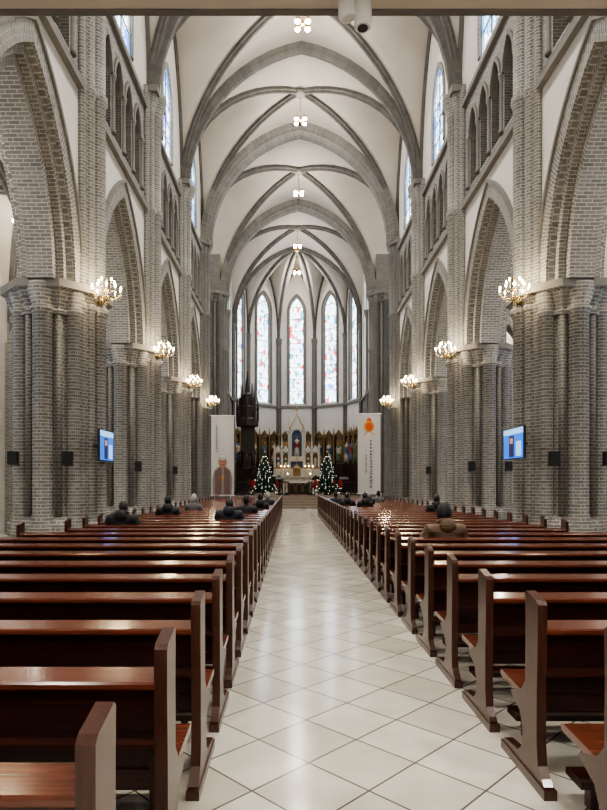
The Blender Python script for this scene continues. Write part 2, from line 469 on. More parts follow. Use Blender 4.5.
AR = 3.65
for s, nm in ((-1, 'left'), (1, 'right')):
    mb = MB(); gl = MB()
    O = (s*XW, 0, 0); U = (0, 1, 0); N = (s, 0, 0)
    opsA, opsB, opsC = [], [], []
    for a, b in zip(YB[:-1], YB[1:]):
        c = (a+b)/2
        opsA.append(dict(c=c, hw=2.02, sill=SP, spring=SP, rise=AR, dep=TH))
        for q in (-1.44, -0.48, 0.48, 1.44):
            opsB.append(dict(c=c+q, hw=0.34, sill=10.75, spring=12.25, rise=0.72, dep=0.5, fill='recess_shade'))
        opsC.append(dict(c=c, hw=0.75, sill=14.0, spring=15.9, rise=1.25, dep=0.45))
        archband(mb, O, U, N, c, 2.02, SP, AR, 0.0, 0.34, -0.05, 0.05, 'brick')
        archband(mb, O, U, N, c, 2.02, SP, AR, 0.34, 0.42, -0.10, 0.0, 'stone')
        archband(mb, O, U, N, c, 2.02, SP, AR, -0.16, 0.02, 0.14, TH-0.14, 'brick')
        archband(mb, O, U, N, c, 2.02, SP, AR, -0.34, -0.14, 0.30, TH-0.30, 'brick')
        archband(mb, O, U, N, c, 2.02, SP, AR, 0.0, 0.34, TH-0.02, TH+0.05, 'brick')
        for q in (-1.44, -0.48, 0.48, 1.44):
            archband(mb, O, U, N, c+q, 0.34, 12.25, 0.72, 0.0, 0.10, -0.06, 0.02, 'stone', n=6)
        for q in (-1.92, -0.96, 0, 0.96, 1.92):
            mb.rev([(.09, 10.72), (.09, 10.8), (.06, 10.85), (.06, 12.1), (.1, 12.2), (.1, 12.28)], (s*(XW-.02), c+q, 0), 'stone', n=8)
        archband(mb, O, U, N, c, 0.75, 15.9, 1.25, 0.0, 0.2, -0.05, 0.02, 'brick', jb=14.0)
        pts = arcpts(0.75, 1.25, 8)
        gl.face([(s*(XW+.08), c-.75, 14.0), (s*(XW+.08), c+.75, 14.0)]+[(s*(XW+.08), c+x, 15.9+z) for x, z in pts[::-1]], 'glassC')
        gl.box(s*(XW+.05)-.02, s*(XW+.05)+.02, c-.02, c+.02, 14.0, 17.0, 'stone')
        for z in (14.65, 15.3, 15.95): gl.box(s*(XW+.05)-.015, s*(XW+.05)+.015, c-.73, c+.73, z-.015, z+.015, 'stone')
    band(mb, O, U, N, YB[0], YB[-1], SP, 10.3, opsA, 'plaster', 'brick', back=TH)
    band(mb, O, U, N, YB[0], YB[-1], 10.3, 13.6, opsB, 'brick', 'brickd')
    band(mb, O, U, N, YB[0], YB[-1], 13.6, 20.4, opsC, 'plaster', 'plaster')
    for k in range(len(YB)-1):
        a, b = YB[k]+.42, YB[k+1]-.42
        mb.box(min(s*(XW-.14), s*XW), max(s*(XW-.14), s*XW), a, b, 10.25, 10.42, 'stone')
        mb.box(min(s*(XW-.08), s*XW), max(s*(XW-.08), s*XW), a, b, 10.42, 10.55, 'brickd')
        mb.box(min(s*(XW-.12), s*XW), max(s*(XW-.12), s*XW), a, b, 13.5, 13.66, 'stone')
        cy, hy = (YB[k]+YB[k+1])/2, (YB[k+1]-YB[k])/2
        for sg in (-1, 1):
            rib(mb, [(s*(XW-.02), cy+hy*sg*abs(u), ZS+RI*G(u)-.02) for u in US[:NU+1]], 0.2, 0.16, 'rib', side=(1, 0, 0))
    for yy in (YC0, YC1):
        mb.box(min(s*5.1, s*6.3), max(s*5.1, s*6.3), yy-.45, yy+.45, 0, 19.5, 'brickd')
    ops = [dict(c=c, hw=.55, sill=8.6, spring=16.2, rise=1.1, dep=.4) for c in (40.9, 43.9)]
    band(mb, O, U, N, YC1, YA, 0, 8, [], 'brickd')
    band(mb, O, U, N, YC1, YA, 8, 20.4, ops, 'plaster', 'plaster')
    for c in (40.9, 43.9):
        archband(mb, O, U, N, c, .55, 16.2, 1.1, 0, .2, -.05, .02, 'brick', jb=8.6)
        gl.face([(s*(XW+.1), c-.55, 8.6), (s*(XW+.1), c+.55, 8.6)]+[(s*(XW+.1), c+x, 16.2+z) for x, z in arcpts(.55, 1.1, 8)[::-1]], 'glassA')
    mb.box(min(s*(XW-.12), s*XW), max(s*(XW-.12), s*XW), YC1+.4, YA, 8.0, 8.18, 'stone')
    for c in (40.0, 41.8, 43.6, 45.2):
        archband(mb, O, U, N, c, .6, 4.6, .9, 0, .14, -.08, .02, 'stone', jb=.8)
    mb.rev([(.22, .8), (.2, 1.2), (.14, 1.3), (.14, 13.5), (.24, 13.9), (.26, 14.1)], (s*(XW-.05), 42.35, 0), 'brickd', n=10)
    mb.obj('wall_'+nm)
    gl.obj('window_clerestory_'+nm)

    mb = MB(); gl = MB()
    O = (s*XO, 0, 0)
    ops = []
    for a, b in zip(YB[:-1], YB[1:]):
        c = (a+b)/2
        ops.append(dict(c=c, hw=.8, sill=3.4, spring=6.0, rise=1.4, dep=.4))
        archband(mb, O, U, N, c, .8, 6.0, 1.4, 0, .22, -.05, .02, 'brick', jb=3.4)
        gl.face([(s*(XO+.3), c-.8, 3.4), (s*(XO+.3), c+.8, 3.4)]+[(s*(XO+.3), c+x, 6.0+z) for x, z in arcpts(.8, 1.4, 8)[::-1]], 'glassC')
        gl.box(s*(XO+.25)-.03, s*(XO+.25)+.03, c-.03, c+.03, 3.4, 7.3, 'stone')
    band(mb, O, U, N, YB[0], YB[-1], 0, 10, ops, 'plaster', 'plaster')
    for y in YB:
        mb.box(min(s*(XO-.3), s*XO), max(s*(XO-.3), s*XO), y-.35, y+.35, 0, 6.1, 'brick')
        mb.rev([(.2, 0), (.2, 5.7), (.32, 6.0), (.32, 6.15)], (s*(XO-.3), y, 0), 'brick', n=10)
    mb.obj('wall_aisle_'+nm)
    gl.obj('window_aisle_'+nm)
    mb = MB()
    x0, x1 = sorted((s*(6.2), s*XO))
    for a, b in zip(YB[:-1], YB[1:]):
        groin(mb, x0, x1, a, b, 6.0, 3.7, 'vault')
        ribs_diag(mb, x0, x1, a, b, 6.0, 3.7, .2, .18)
    for y in YB: ribs_transverse(mb, x0, x1, y, 6.0, 3.7, .4, .28, 'brick')
    mb.obj('ceiling_aisle_'+nm)
    mb = MB()
    band(mb, (0, YC0+.3, 0), (s, 0, 0), (0, -1, 0), 6.3, 13, 0, 20.3, [], 'plaster')
    band(mb, (0, YC1-.3, 0), (s, 0, 0), (0, 1, 0), 6.3, 13, 0, 20.3, [dict(c=9.6, hw=1.4, sill=0, spring=6.1, rise=2.6, dep=.5, fill='recess_shade')], 'plaster')
    band(mb, (s*13, YC0, 0), (0, 1, 0), (s, 0, 0), 0, YC1-YC0, 0, 20.3, [dict(c=4.1, hw=1.3, sill=5, spring=12, rise=2.4, dep=.4, fill='glassC')], 'plaster')
    archband(mb, (0, YC1-.3, 0), (s, 0, 0), (0, 1, 0), 9.6, 1.4, 6.1, 2.6, 0, .4, -.06, .02, 'brick', jb=0)
    mb.obj('wall_transept_'+nm)

mb = MB(); mb.box(-10, 10, -4.1, -3.9, 0, 20.4, 'plaster'); mb.obj('wall_back')

# apse walls
mb = MB(); gl = MB()
Lf = (corner[1]-corner[0]).length
for k in range(5):
    c0, c1 = corner[k], corner[k+1]
    U = (c1-c0).normalized(); N = Vector((-U.y, U.x, 0))
    if N.dot((c0+c1)/2 - C) < 0: N = -N
    band(mb, c0, U, N, 0, Lf, .5, 8.2, [], 'plaster')
    band(mb, c0, U, N, 0, Lf, 8.2, 20.4, [dict(c=Lf/2, hw=.62, sill=8.5, spring=16.4, rise=1.35, dep=.4)], 'plaster', 'stone')
    archband(mb, c0, U, N, Lf/2, .62, 16.4, 1.35, 0, .14, -.06, .02, 'stone', jb=8.5)
    archband(mb, c0, U, N, Lf/2, .62, 16.4, 1.35, .14, .22, -.12, .0, 'brickd', jb=8.4)
    q = [c0+U*(.02), c0+U*(Lf-.02), c0+U*(Lf-.02)-N*.15, c0+U*.02-N*.15]
    mb.hexa([p+Vector((0, 0, 8.1)) for p in q], [p+Vector((0, 0, 8.3)) for p in q], 'stone')
    def PP(u, z, d): return c0+U*(Lf/2+u)+N*d+Vector((0, 0, z))
    gl.face([PP(-.62, 8.5, .15), PP(.62, 8.5, .15)]+[PP(x, 16.4+z, .15) for x, z in arcpts(.62, 1.35, 8)[::-1]], 'glassA')
    archband(gl, c0, U, N, Lf/2, .62, 16.4, 1.35, -.05, 0, .08, .15, 'stone', jb=8.5)
    for z in [8.5+1.05*i for i in range(1, 9)]:
        gl.hexa([PP(-.6, z-.02, .10), PP(.6, z-.02, .10), PP(.6, z-.02, .14), PP(-.6, z-.02, .14)],
                [PP(-.6, z+.02, .10), PP(.6, z+.02, .10), PP(.6, z+.02, .14), PP(-.6, z+.02, .14)], 'stone')
    for sg in (-1, 1):
        rib(mb, [c0.lerp(c1, .5+.5*sg*abs(u))+Vector((0, 0, ZS+RI*G(u)-.02)) for u in US[:NU+1]], 0.18, 0.14, 'rib', side=N)
for c0 in corner:
    d = (C-c0).normalized()*.12
    for off, r in ((0, .13), (.17, .06), (-.17, .06)):
        t = Vector((-d.y, d.x, 0)).normalized()*off
        mb.rev([(r*1.6, .8), (r*1.5, 1.2), (r, 1.3), (r, 7.9), (r*1.4, 8.0), (r*1.4, 8.25), (r, 8.35), (r, 13.5), (r*1.7, 13.9), (r*1.8, 14.1)], c0+d+t, 'brickd', n=10)
mb.obj('wall_apse')
gl.obj('window_apse')

# ------------------------------------------------------------------ piers
def pier_mesh(H, name, bk='brick'):
    mb = MB(); h = H-.05
    mb.rev([(1.2, 0), (1.2, .35), (1.08, .45), (1.08, .7), (.93, .85), (.84, .9), (.84, h-.6)], (0, 0, 0), bk, n=8, sm=False, caps=False, rot=pi/8)
    mb.rev([(.94, h-.62), (.97, h-.56), (.90, h-.5), (.93, h-.38), (1.08, h-.15), (1.18, h-.1), (1.18, h+.06)], (0, 0, 0), bk, n=8, sm=False, rot=pi/8)
    mb.rev([(1.2, h-.1), (1.2, h+.07)], (0, 0, 0), 'stone', n=8, sm=False, rot=pi/8)
    for k in range(1, 8):
        an = k*pi/4; r = .22 if k % 2 == 0 else .16
        x, y = .82*cos(an), .82*sin(an)
        mb.rev([(r*1.5, 0), (r*1.5, .6), (r*1.1, .85), (r, .95), (r, h-.6), (r*1.25, h-.56), (r*1.25, h-.5), (r, h-.44), (r*1.6, h-.14), (r*1.6, h)], (x, y, 0), bk, n=12)
    for k in range(16):
        if k in (15, 0, 1) or k % 2 == 0: continue
        an = k*pi/8
        mb.rev([(.08, .9), (.08, h-.6)], (.84*cos(an), .84*sin(an), 0), 'brickd', n=8)
    mb.box(.50, .81, -.46, .46, 0, 14.0, bk)
    for (x, y, r) in ((.89, 0, .19), (.81, .3, .13), (.81, -.3, .13), (.71, .47, .09), (.71, -.47, .09)):
        mb.rev([(r*1.3, 0), (r*1.3, .6), (r*1.1, .85), (r, .95), (r, 5.4), (r*1.3, 5.45), (r*1.3, 5.55), (r, 5.6), (r, 10.2), (r*1.25, 10.27), (r*1.25, 10.4), (r, 10.45),
                (r, 13.4), (r*1.2, 13.45), (r, 13.5), (r*1.8, 13.9), (r*1.9, 14.0), (r*1.9, 14.15)], (x, y, 0), bk, n=12)
    mb.box(.45, 1.10, -.62, .62, 14.0, 14.2, 'stone')
    return mb.mesh(name)
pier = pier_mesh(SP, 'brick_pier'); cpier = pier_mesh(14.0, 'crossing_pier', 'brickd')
for y in YB[:-1]:
    place(pier, 'brick_pier', (-XP, y, 0), 0)
    place(pier, 'brick_pier', (XP, y, 0), pi)
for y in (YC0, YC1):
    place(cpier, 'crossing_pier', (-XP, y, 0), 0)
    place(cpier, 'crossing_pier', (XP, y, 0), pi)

# ------------------------------------------------------------------ gallery
mb = MB()
mb.box(-4.5, 4.5, -3.85, 3.5, 4.43, 4.95, 'beige')
mb.box(-4.5, 4.5, 3.49, 3.53, 4.418, 4.44, 'stone')
mb.box(-4.5, 4.5, 3.3, 3.45, 4.95, 5.9, 'dwood')
mb.box(-4.5, 4.5, 3.25, 3.52, 5.9, 5.98, 'wood_end')
mb.obj('organ_gallery')
g = empty('ceiling_projector', (-0.04, 3.35, 4.42))
mb = MB()
mb.rev([(.06, .01), (.06, -.02), (.02, -.03), (.02, -.07)], (-.02, 0, 0.0), 'lgrey', n=12)
mb.tube([(-.045, 0, -.03), (-.045, 0, -.15), (-.04, .0, -.165)], [.05, .05, .035], 'lgrey', n=14)
mb.tube([(.045, 0, -.02), (.045, 0, -.16), (.045, .0, -.205), (.045, 0, -.215)], [.05, .052, .05, .04], 'lgrey', n=14)
mb.rev([(.03, 0), (.03, -.006)], (.045, 0, -.213), 'black', n=12)
mb.obj('projector_body', parent=g)

# ------------------------------------------------------------------ pews
def pew_mesh(L, name):
    mb = MB(); t = .05
    prof = [(-.075, .965), (-.055, .985), (.075, 1.015), (.09, 1.0), (.085, .80), (.09, .52), (.15, .455), (.30, .40), (.30, .385), (.17, .33), (.12, .24), (.14, .14),
            (.20, .095), (.40, .075), (.42, .055), (.42, 0), (-.15, 0), (-.15, .06), (-.12, .085), (-.075, .13), (-.06, .25), (-.062, .5), (-.075, .80)]
    for sx in (-1, 1):
        x0 = sx*(L/2-t); x1 = sx*L/2
        mb.prismx(prof, min(x0, x1), max(x0, x1), 'wood_end')
        mb.prismx([(-.17, .0), (.44, 0), (.44, .05), (-.17, .05)], min(x0, x1)-.008, max(x0, x1)+.008, 'wood_end')
    h = L/2-t
    mb.prismx([(-.075, .815), (-.075, .832), (-.065, .84), (.07, .855), (.08, .847), (.08, .825), (.065, .812), (-.06, .803)], -h, h, 'wood_top_lit')
    mb.prismx([(.045, .40), (.07, .40), (.055, .82), (.03, .82)], -h, h, 'wood_panel')
    mb.prismx([(.02, .72), (.035, .72), (.035, .815), (.02, .815)], -h, h, 'wood_panel')
    mb.prismx([(.025, .38), (.045, .38), (.045, .46), (.025, .46)], -h, h, 'wood_panel')
    n = max(2, int(L/1.2))
    for i in range(n+1):
        x = -h+(2*h)*i/n
        mb.box(x-.04, x+.04, .018, .045, .38, .82, 'wood_panel')
    mb.prismx([(-.10, .60), (.04, .60), (.04, .615), (-.10, .615)], -h, h, 'wood_panel')
    mb.prismx([(.05, .405), (.46, .425), (.485, .435), (.485, .455), (.46, .465), (.05, .44)], -L/2+.004, L/2-.004, 'wood_top_lit')
    mb.prismx([(.36, .34), (.385, .34), (.385, .425), (.36, .425)], -h, h, 'wood_panel')
    for i in range(1, n):
        x = -h+(2*h)*i/n
        mb.prismx([(.05, 0), (.33, 0), (.33, .04), (.2, .1), (.33, .36), (.33, .42), (.05, .42)], x-.02, x+.02, 'wood_panel')
    mb.prismx([(-.31, .13), (-.15, .13), (-.15, .165), (-.17, .175), (-.29, .175), (-.31, .165)], -h+.06, h-.06, 'wood_panel')
    for i in range(n+1):
        x = -h+.15+(2*h-.3)*i/n
        mb.prismx([(-.26, 0), (-.2, 0), (-.2, .13), (-.26, .13)], x-.02, x+.02, 'wood_panel')
    return mb.mesh(name)
AI = 0.875
LX = 4.5; SX = 4.1
longm = pew_mesh(LX-AI, 'church_pew'); shortm = pew_mesh(SX-AI, 'church_pew_short')
ROWS = [1.49+.81*k for k in range(35)]
for y in ROWS:
    lng = y < 9.4 
    me = longm if lng else shortm
    xc = (AI + (LX if lng else SX))/2
    for s in (-1, 1):
        place(me, 'church_pew', (s*xc, y, 0))

# ------------------------------------------------------------------ lamps
def light(name, kind, loc, energy, col=(1, .9, .75), size=.2, parent=None, rot=None, **kw):
    l = D.lights.new(name, kind); l.energy = energy; l.color = col
    if kind in ('POINT', 'SPOT'): l.shadow_soft_size = size
    if kind == 'AREA': l.size = size
    for k, v in kw.items(): setattr(l, k, v)
    o = D.objects.new(name, l); COL.objects.link(o); o.location = loc
    if rot: o.rotation_euler = rot
    if parent: o.parent = parent
    return o
EX = 1.38

mb = MB()
mb.rev([(.07, -.09), (.09, -.05), (.09, .05), (.07, .09)], (-.28, .52, 0), 'brass', n=12)
mb.tube([(-.28, .52, 0), (-.22, .38, -.12), (-.12, .2, -.13), (-.03, .05, -.05), (0, 0, .05)], .016, 'brass')
mb.rev([(.01, -.28), (.035, -.26), (.015, -.22), (.05, -.17), (.07, -.12), (.03, -.06), (.02, .0), (.045, .06), (.02, .12), (.015, .25), (.035, .29), (.008, .36)], (0, 0, 0), 'brass', n=12)
for tier, (n, R0, z0) in enumerate(((10, .31, 0.0), (5, .17, .16))):
    for i in range(n):
        a = 2*pi*(i+.5*tier)/n; ca, sa = cos(a), sin(a)
        mb.tube([(ca*.03, sa*.03, z0-.08), (ca*R0*.4, sa*R0*.4, z0-.14), (ca*R0*.8, sa*R0*.8, z0-.10), (ca*R0, sa*R0, z0+.0)], .007, 'brass', n=5)
        mb.rev([(.026, .0), (.03, .012), (.010, .015), (.010, .065)], (ca*R0, sa*R0, z0), 'white', n=8)
        mb.rev([(.007, .065), (.018, .085), (.017, .11), (.003, .14)], (ca*R0, sa*R0, z0), 'bulb', n=8)
        for q in range(3):
            mb.rev([(.001, -.02), (.009, 0), (.001, .02)], (ca*R0*(1-.28*q), sa*R0*(1-.28*q), z0-.06-.05*q), 'crystal', n=5)
chm = mb.mesh('wall_chandelier')
for y in [2.0, 7.7, 13.4, 19.1, 24.8, 30.5]:
    for s in (-1, 1):
        o = place(chm, 'wall_chandelier', (s*4.42, y-.72, 5.72))
        if s > 0: o.scale = (-1, 1, 1)
        light('chandelier_glow', 'POINT', (0, 0, .32), 58*EX, (1, .81, .54), .12, parent=o)

mb = MB()
mb.tube([(0, 0, 1.35), (0, 0, 0)], .02, 'brass', n=6)
mb.rev([(.12, 1.3), (.03, 1.15)], (0, 0, 0), 'brass', n=10)
mb.rev([(.02, .12), (.1, .05), (.06, -.03)], (0, 0, 0), 'brass', n=10)
for i in range(4):
    a = pi/4+i*pi/2; x, y = .27*cos(a), .27*sin(a)
    mb.tube([(0, 0, .02), (x, y, .03)], .014, 'brass', n=6)
    mb.rev([(.05, .14), (.09, .08), (.11, -.02)], (x, y, 0), 'brass', n=12, caps=False)
    mb.ball((x, y, -.0), .095, 'spot', n=12, m=8)
spm = mb.mesh('ceiling_spotlight')
WC = (1, .925, .82)
for y, e, eb in [(-.8, .7, .7), (4.9, 1.0, 1), (10.5, 1, 1), (16.2, 1, 1), (21.9, 1, 1), (27.7, 1, 1), (34.6, .95, .85), (42.3, .6, .5), (47.6, .42, .3)]:
    o = place(spm, 'ceiling_spotlight', (0, y, 18.75))
    light('spotlight_glow', 'POINT', (0, 0, -.35), 340*e*EX, WC, .25, parent=o)
    light('spotlight_beam', 'SPOT', (0, 0, -.4), 1000*eb*EX, WC, .25, parent=o, spot_size=radians(105), spot_blend=.8)

mb = MB()
mb.tube([(0, 0, .6), (0, 0, .1)], .012, 'brass', n=6)
mb.rev([(.02, .14), (.14, .09), (.22, .0), (.20, -.02)], (0, 0, 0), 'brass', n=16, caps=False)
for i in range(5):
    a = 2*pi*i/5
    mb.ball((.15*cos(a), .15*sin(a), -.05), .055, 'spot')
am = mb.mesh('aisle_pendant_lamp')
for a, b in zip(YB[:-1], YB[1:]):
    for s in (-1, 1):
        o = place(am, 'aisle_pendant_lamp', (s*7.95, (a+b)/2, 8.9))
        light('aisle_glow', 'POINT', (0, 0, -.3), 150*EX, (1, .90, .76), .2, parent=o)
for s in (-1, 1):
    o = place(spm, 'ceiling_spotlight', (s*8.5, 34.6, 18.7))
    light('spotlight_glow', 'POINT', (0, 0, -.35), 230*EX, WC, .25, parent=o)

for x in (-2.6, 0.2, 2.6):  # unseen fill lamps, added under the gallery to brighten near pews and floor
    for y in (-2.0, 1.6):
        mb = MB(); mb.rev([(.10, 0), (.13, .0), (.13, -.02), (.1, -.02)], (0, 0, 0), 'lgrey', n=16, caps=False)
        mb.rev([(.1, .0), (.1, -.008)], (0, 0, 0), 'fill_lens', n=16)
        o = mb.obj('added_fill_downlight', (x, y, 4.428))
        light('added_fill_glow', 'AREA', (0, 0, -.05), 40*EX, (1, .93, .84), .2, parent=o)

# ------------------------------------------------------------------ speakers & TVs
mb = MB()
mb.prismx([(-.06, -.13), (.06, -.16), (.06, .14), (-.06, .15)], -.1, .1, 'black')
mb.rev([(.07, 0), (.03, .01)], (0, 0, 0), 'black', n=12)
mb.box(-.02, .02, .05, .16, -.02, .02, 'black')
spk = mb.mesh('wall_speaker')
for y in (13.4, 19.1, 24.8):
    for s in (-1, 1):
        for x in (5.15, 6.3):
            place(spk, 'wall_speaker', (s*x, y-1.02, 2.12))
def tv(loc, L, facing):
    g = empty('wall_television', loc, facing)
    mb = MB(); H = .68
    mb.box(-.05, 0, -L/2, L/2, -H/2, H/2, 'black')
    mb.box(-.30, -.05, -.03, .03, -.03, .03, 'black'); mb.box(-.08, -.05, -.2, .2, -.15, .15, 'black')
    x = .003
    def q(y0, y1, z0, z1, m, k=0): mb.face([(x+k, y0, z0), (x+k, y1, z0), (x+k, y1, z1), (x+k, y0, z1)], m)
    q(-L/2+.02, L/2-.02, -H/2+.02, H/2-.02, 'scrblue')
    q(-L/2+.02, L/2-.02, H/2-.14, H/2-.02, 'scrlight', .002)
    q(-L*.2, L*.05, -H/2+.05, H/2-.17, 'scrdark', .004)
    q(-L*.15, L*.0, .0, .12, 'scrred', .006)
    q(L*.15, L*.4, -H/2+.06, H*.05, 'scrlight', .004)
    mb.obj('television_panel', parent=g, merge=False)
tv((-4.50, 12.95, 2.42), .95, 0)
tv((4.42, 12.75, 2.46), 1.15, pi)

# ------------------------------------------------------------------ banners
def banner(loc, rot, kind):
    g = empty('hanging_banner', loc, rot)
    mb = MB(); W, H = 1.15, 4.1
    n = 12
    for i in range(n):
        for j in range(10):
            def P(a, b):
                u = a/n; v = b/10
                return (-W/2+W*u, .02*sin(u*7+v*2), v*H)
            mb.face([P(i, j), P(i+1, j), P(i+1, j+1), P(i, j+1)], 'banner', sm=True)
    mb.tube([(-W/2-.05, 0, H), (W/2+.05, 0, H)], .02, 'lgrey', n=8)
    mb.tube([(-W/2-.05, 0, 0), (W/2+.05, 0, 0)], .02, 'lgrey', n=8)
    for sx in (-1, 1):
        mb.tube([(sx*W*.35, .04, -loc[2]+.02), (sx*W*.35, .04, H)], .012, 'lgrey', n=6)
        mb.tube([(sx*W*.35, -.3, -loc[2]+.02), (sx*W*.35, .35, -loc[2]+.02)], .016, 'lgrey', n=6)
    mb.obj('banner_cloth_panel', parent=g)
    p = MB()
    def poly(pts, m, d): p.face([(x, -d, z) for x, z in pts], m)
    def ell(cx, cz, rx, rz, m, d, n=20): poly([(cx+rx*cos(2*pi*i/n), cz+rz*sin(2*pi*i/n)) for i in range(n)], m, d)
    if kind == 'portrait':
        poly([(-.50, .06), (.46, .06), (.50, .9), (.40, 1.30), (.16, 1.50), (-.16, 1.50), (-.42, 1.30), (-.52, .85)], 'cassock', .03)
        poly([(-.38, .06), (-.07, .06), (-.03, 1.40), (-.14, 1.47), (-.40, 1.2)], 'printgrey', .034)
        poly([(.07, .06), (.38, .06), (.38, 1.2), (.14, 1.47), (.06, 1.40)], 'printgrey', .034)
        ell(-.0, 1.72, .22, .29, 'printskin', .036)
        ell(-.0, 1.93, .20, .11, 'hair_grey', .038)
        ell(0, 2.01, .14, .05, 'cloth', .04)
        ell(-.08, 1.74, .028, .016, 'ink', .04); ell(.08, 1.74, .028, .016, 'ink', .04)
        poly([(-.08, 1.58), (.08, 1.58), (.06, 1.60), (-.06, 1.60)], 'ink', .04)
        poly([(-.025, .75), (.025, .75), (.025, 1.05), (-.025, 1.05)], 'emblemy', .04)
        poly([(-.08, .94), (.08, .94), (.08, .98), (-.08, .98)], 'emblemy', .041)
        cols = [(-.30, 3.6, 12, .8)]
    else:
        ell(0, 3.45, .26, .30, 'emblemy', .03); ell(0, 3.43, .18, .21, 'emblem', .034)
        poly([(-.14, 3.72), (.14, 3.72), (.07, 3.88), (-.07, 3.88)], 'emblem', .034)
        for a in (-1, 1): poly([(a*.05, 3.18), (a*.12, 3.15), (a*.28, 3.02), (a*.24, 2.98)], 'emblemy', .034)
        cols = [(.10, 2.75, 15, 1.15), (-.16, 2.0, 10, .7)]
    for cx, z, n, sc in cols:
        for i in range(n):
            zz = z-i*.145*sc; w = .062*sc; th = .018*sc
            for _ in range(3):
                yy = zz-random.uniform(0, .09)*sc
                poly([(cx-w, yy), (cx+w*random.uniform(.2, 1), yy), (cx+w*random.uniform(.2, 1), yy-th), (cx-w, yy-th)], 'ink', .03)
            xx = cx+random.uniform(-w, w)
            poly([(xx, zz), (xx+th, zz), (xx+th, zz-.1*sc), (xx, zz-.1*sc)], 'ink', .031)
    p.obj('banner_print', parent=g, merge=False)
banner((-3.95, 29.95, .95), radians(4), 'portrait')
banner((3.55, 29.95, 1.05), radians(-4), 'text')

# ------------------------------------------------------------------ christmas trees
def tree():
    mb = MB(); H = 2.9; R = .9
    mb.rev([(.06, 0), (.05, .4)], (0, 0, 0), 'dwood', n=8)
    mb.rev([(.22, 0), (.25, .22), (.2, .22)], (0, 0, 0), 'flowers', n=12)
    for t in range(18):
        f = t/18; z = .28+f*(H-.45); r = R*(1-f)**.85+.05
        n = 20
        for i in range(n):
            a = 2*pi*(i+random.random()*.6)/n; rr = r*random.uniform(.82, 1.08); w = .12+.12*(1-f)
            tip = (rr*cos(a), rr*sin(a), z-.10*(1-f)-.05+random.uniform(-.03, .03))
            l = (rr*.5*cos(a-w*1.6), rr*.5*sin(a-w*1.6), z+.0); q = (rr*.5*cos(a+w*1.6), rr*.5*sin(a+w*1.6), z+.0)
            top = (0, 0, z+.22)
            mb.face([top, l, tip], 'pine'); mb.face([top, tip, q], 'pine'); mb.face([l, q, tip], 'pine')
            if random.random() < .26:
                mb.rev([(.002, -.018), (.018, 0), (.002, .018)], (tip[0]*.99, tip[1]*.99, tip[2]+.02), 'fairy', n=4, sm=False)
    for i in range(5):
        a = pi/2+2*pi*i/5
        mb.face([(0, -.02, H), (.05*cos(a-.6), 0, H+.05*sin(a-.6)), (.12*cos(a), 0, H+.12*sin(a)), (.05*cos(a+.6), 0, H+.05*sin(a+.6))], 'gold')
    return mb.mesh('christmas_tree', merge=False)
tm = tree()
place(tm, 'christmas_tree', (-2.2, 38.9, .80)); place(tm, 'christmas_tree', (1.95, 38.9, .80))

# ------------------------------------------------------------------ figures for altar
def saint(mb, c, h, robe, robe2, face=(0, -1)):
    x, y, z = c; k = h/1.7
    mb.rev([(.24*k, 0), (.22*k, .4*k), (.17*k, .9*k), (.19*k, 1.2*k), (.20*k, 1.32*k), (.10*k, 1.42*k), (.05*k, 1.46*k), (.05*k, 1.5*k)], (x, y, z), robe, n=12, sy=.7)
    mb.rev([(.21*k, .5*k), (.23*k, .8*k), (.22*k, 1.2*k), (.12*k, 1.41*k)], (x+face[0]*-.03*k, y-face[1]*.03*k, z), robe2, n=12, sy=.7)
    mb.ball((x, y, z+1.58*k), .10*k, 'printskin', n=10, m=8, sc=(.85, .95, 1.15))
    mb.ball((x-face[0]*.02*k, y-face[1]*.025*k, z+1.61*k), .105*k, 'dwood', n=10, m=8, sc=(.95, .9, 1.1))
    for sg in (-1, 1):
        px, py = -face[1]*sg, face[0]*sg
        mb.tube([(x+px*.19*k, y+py*.19*k, z+1.28*k), (x+px*.25*k+face[0]*.05*k, y+py*.25*k+face[1]*.05*k, z+1.02*k), (x+px*.05*k+face[0]*.2*k, y+py*.05*k+face[1]*.2*k, z+1.12*k)], [.07*k, .065*k, .035*k], robe2, n=8)

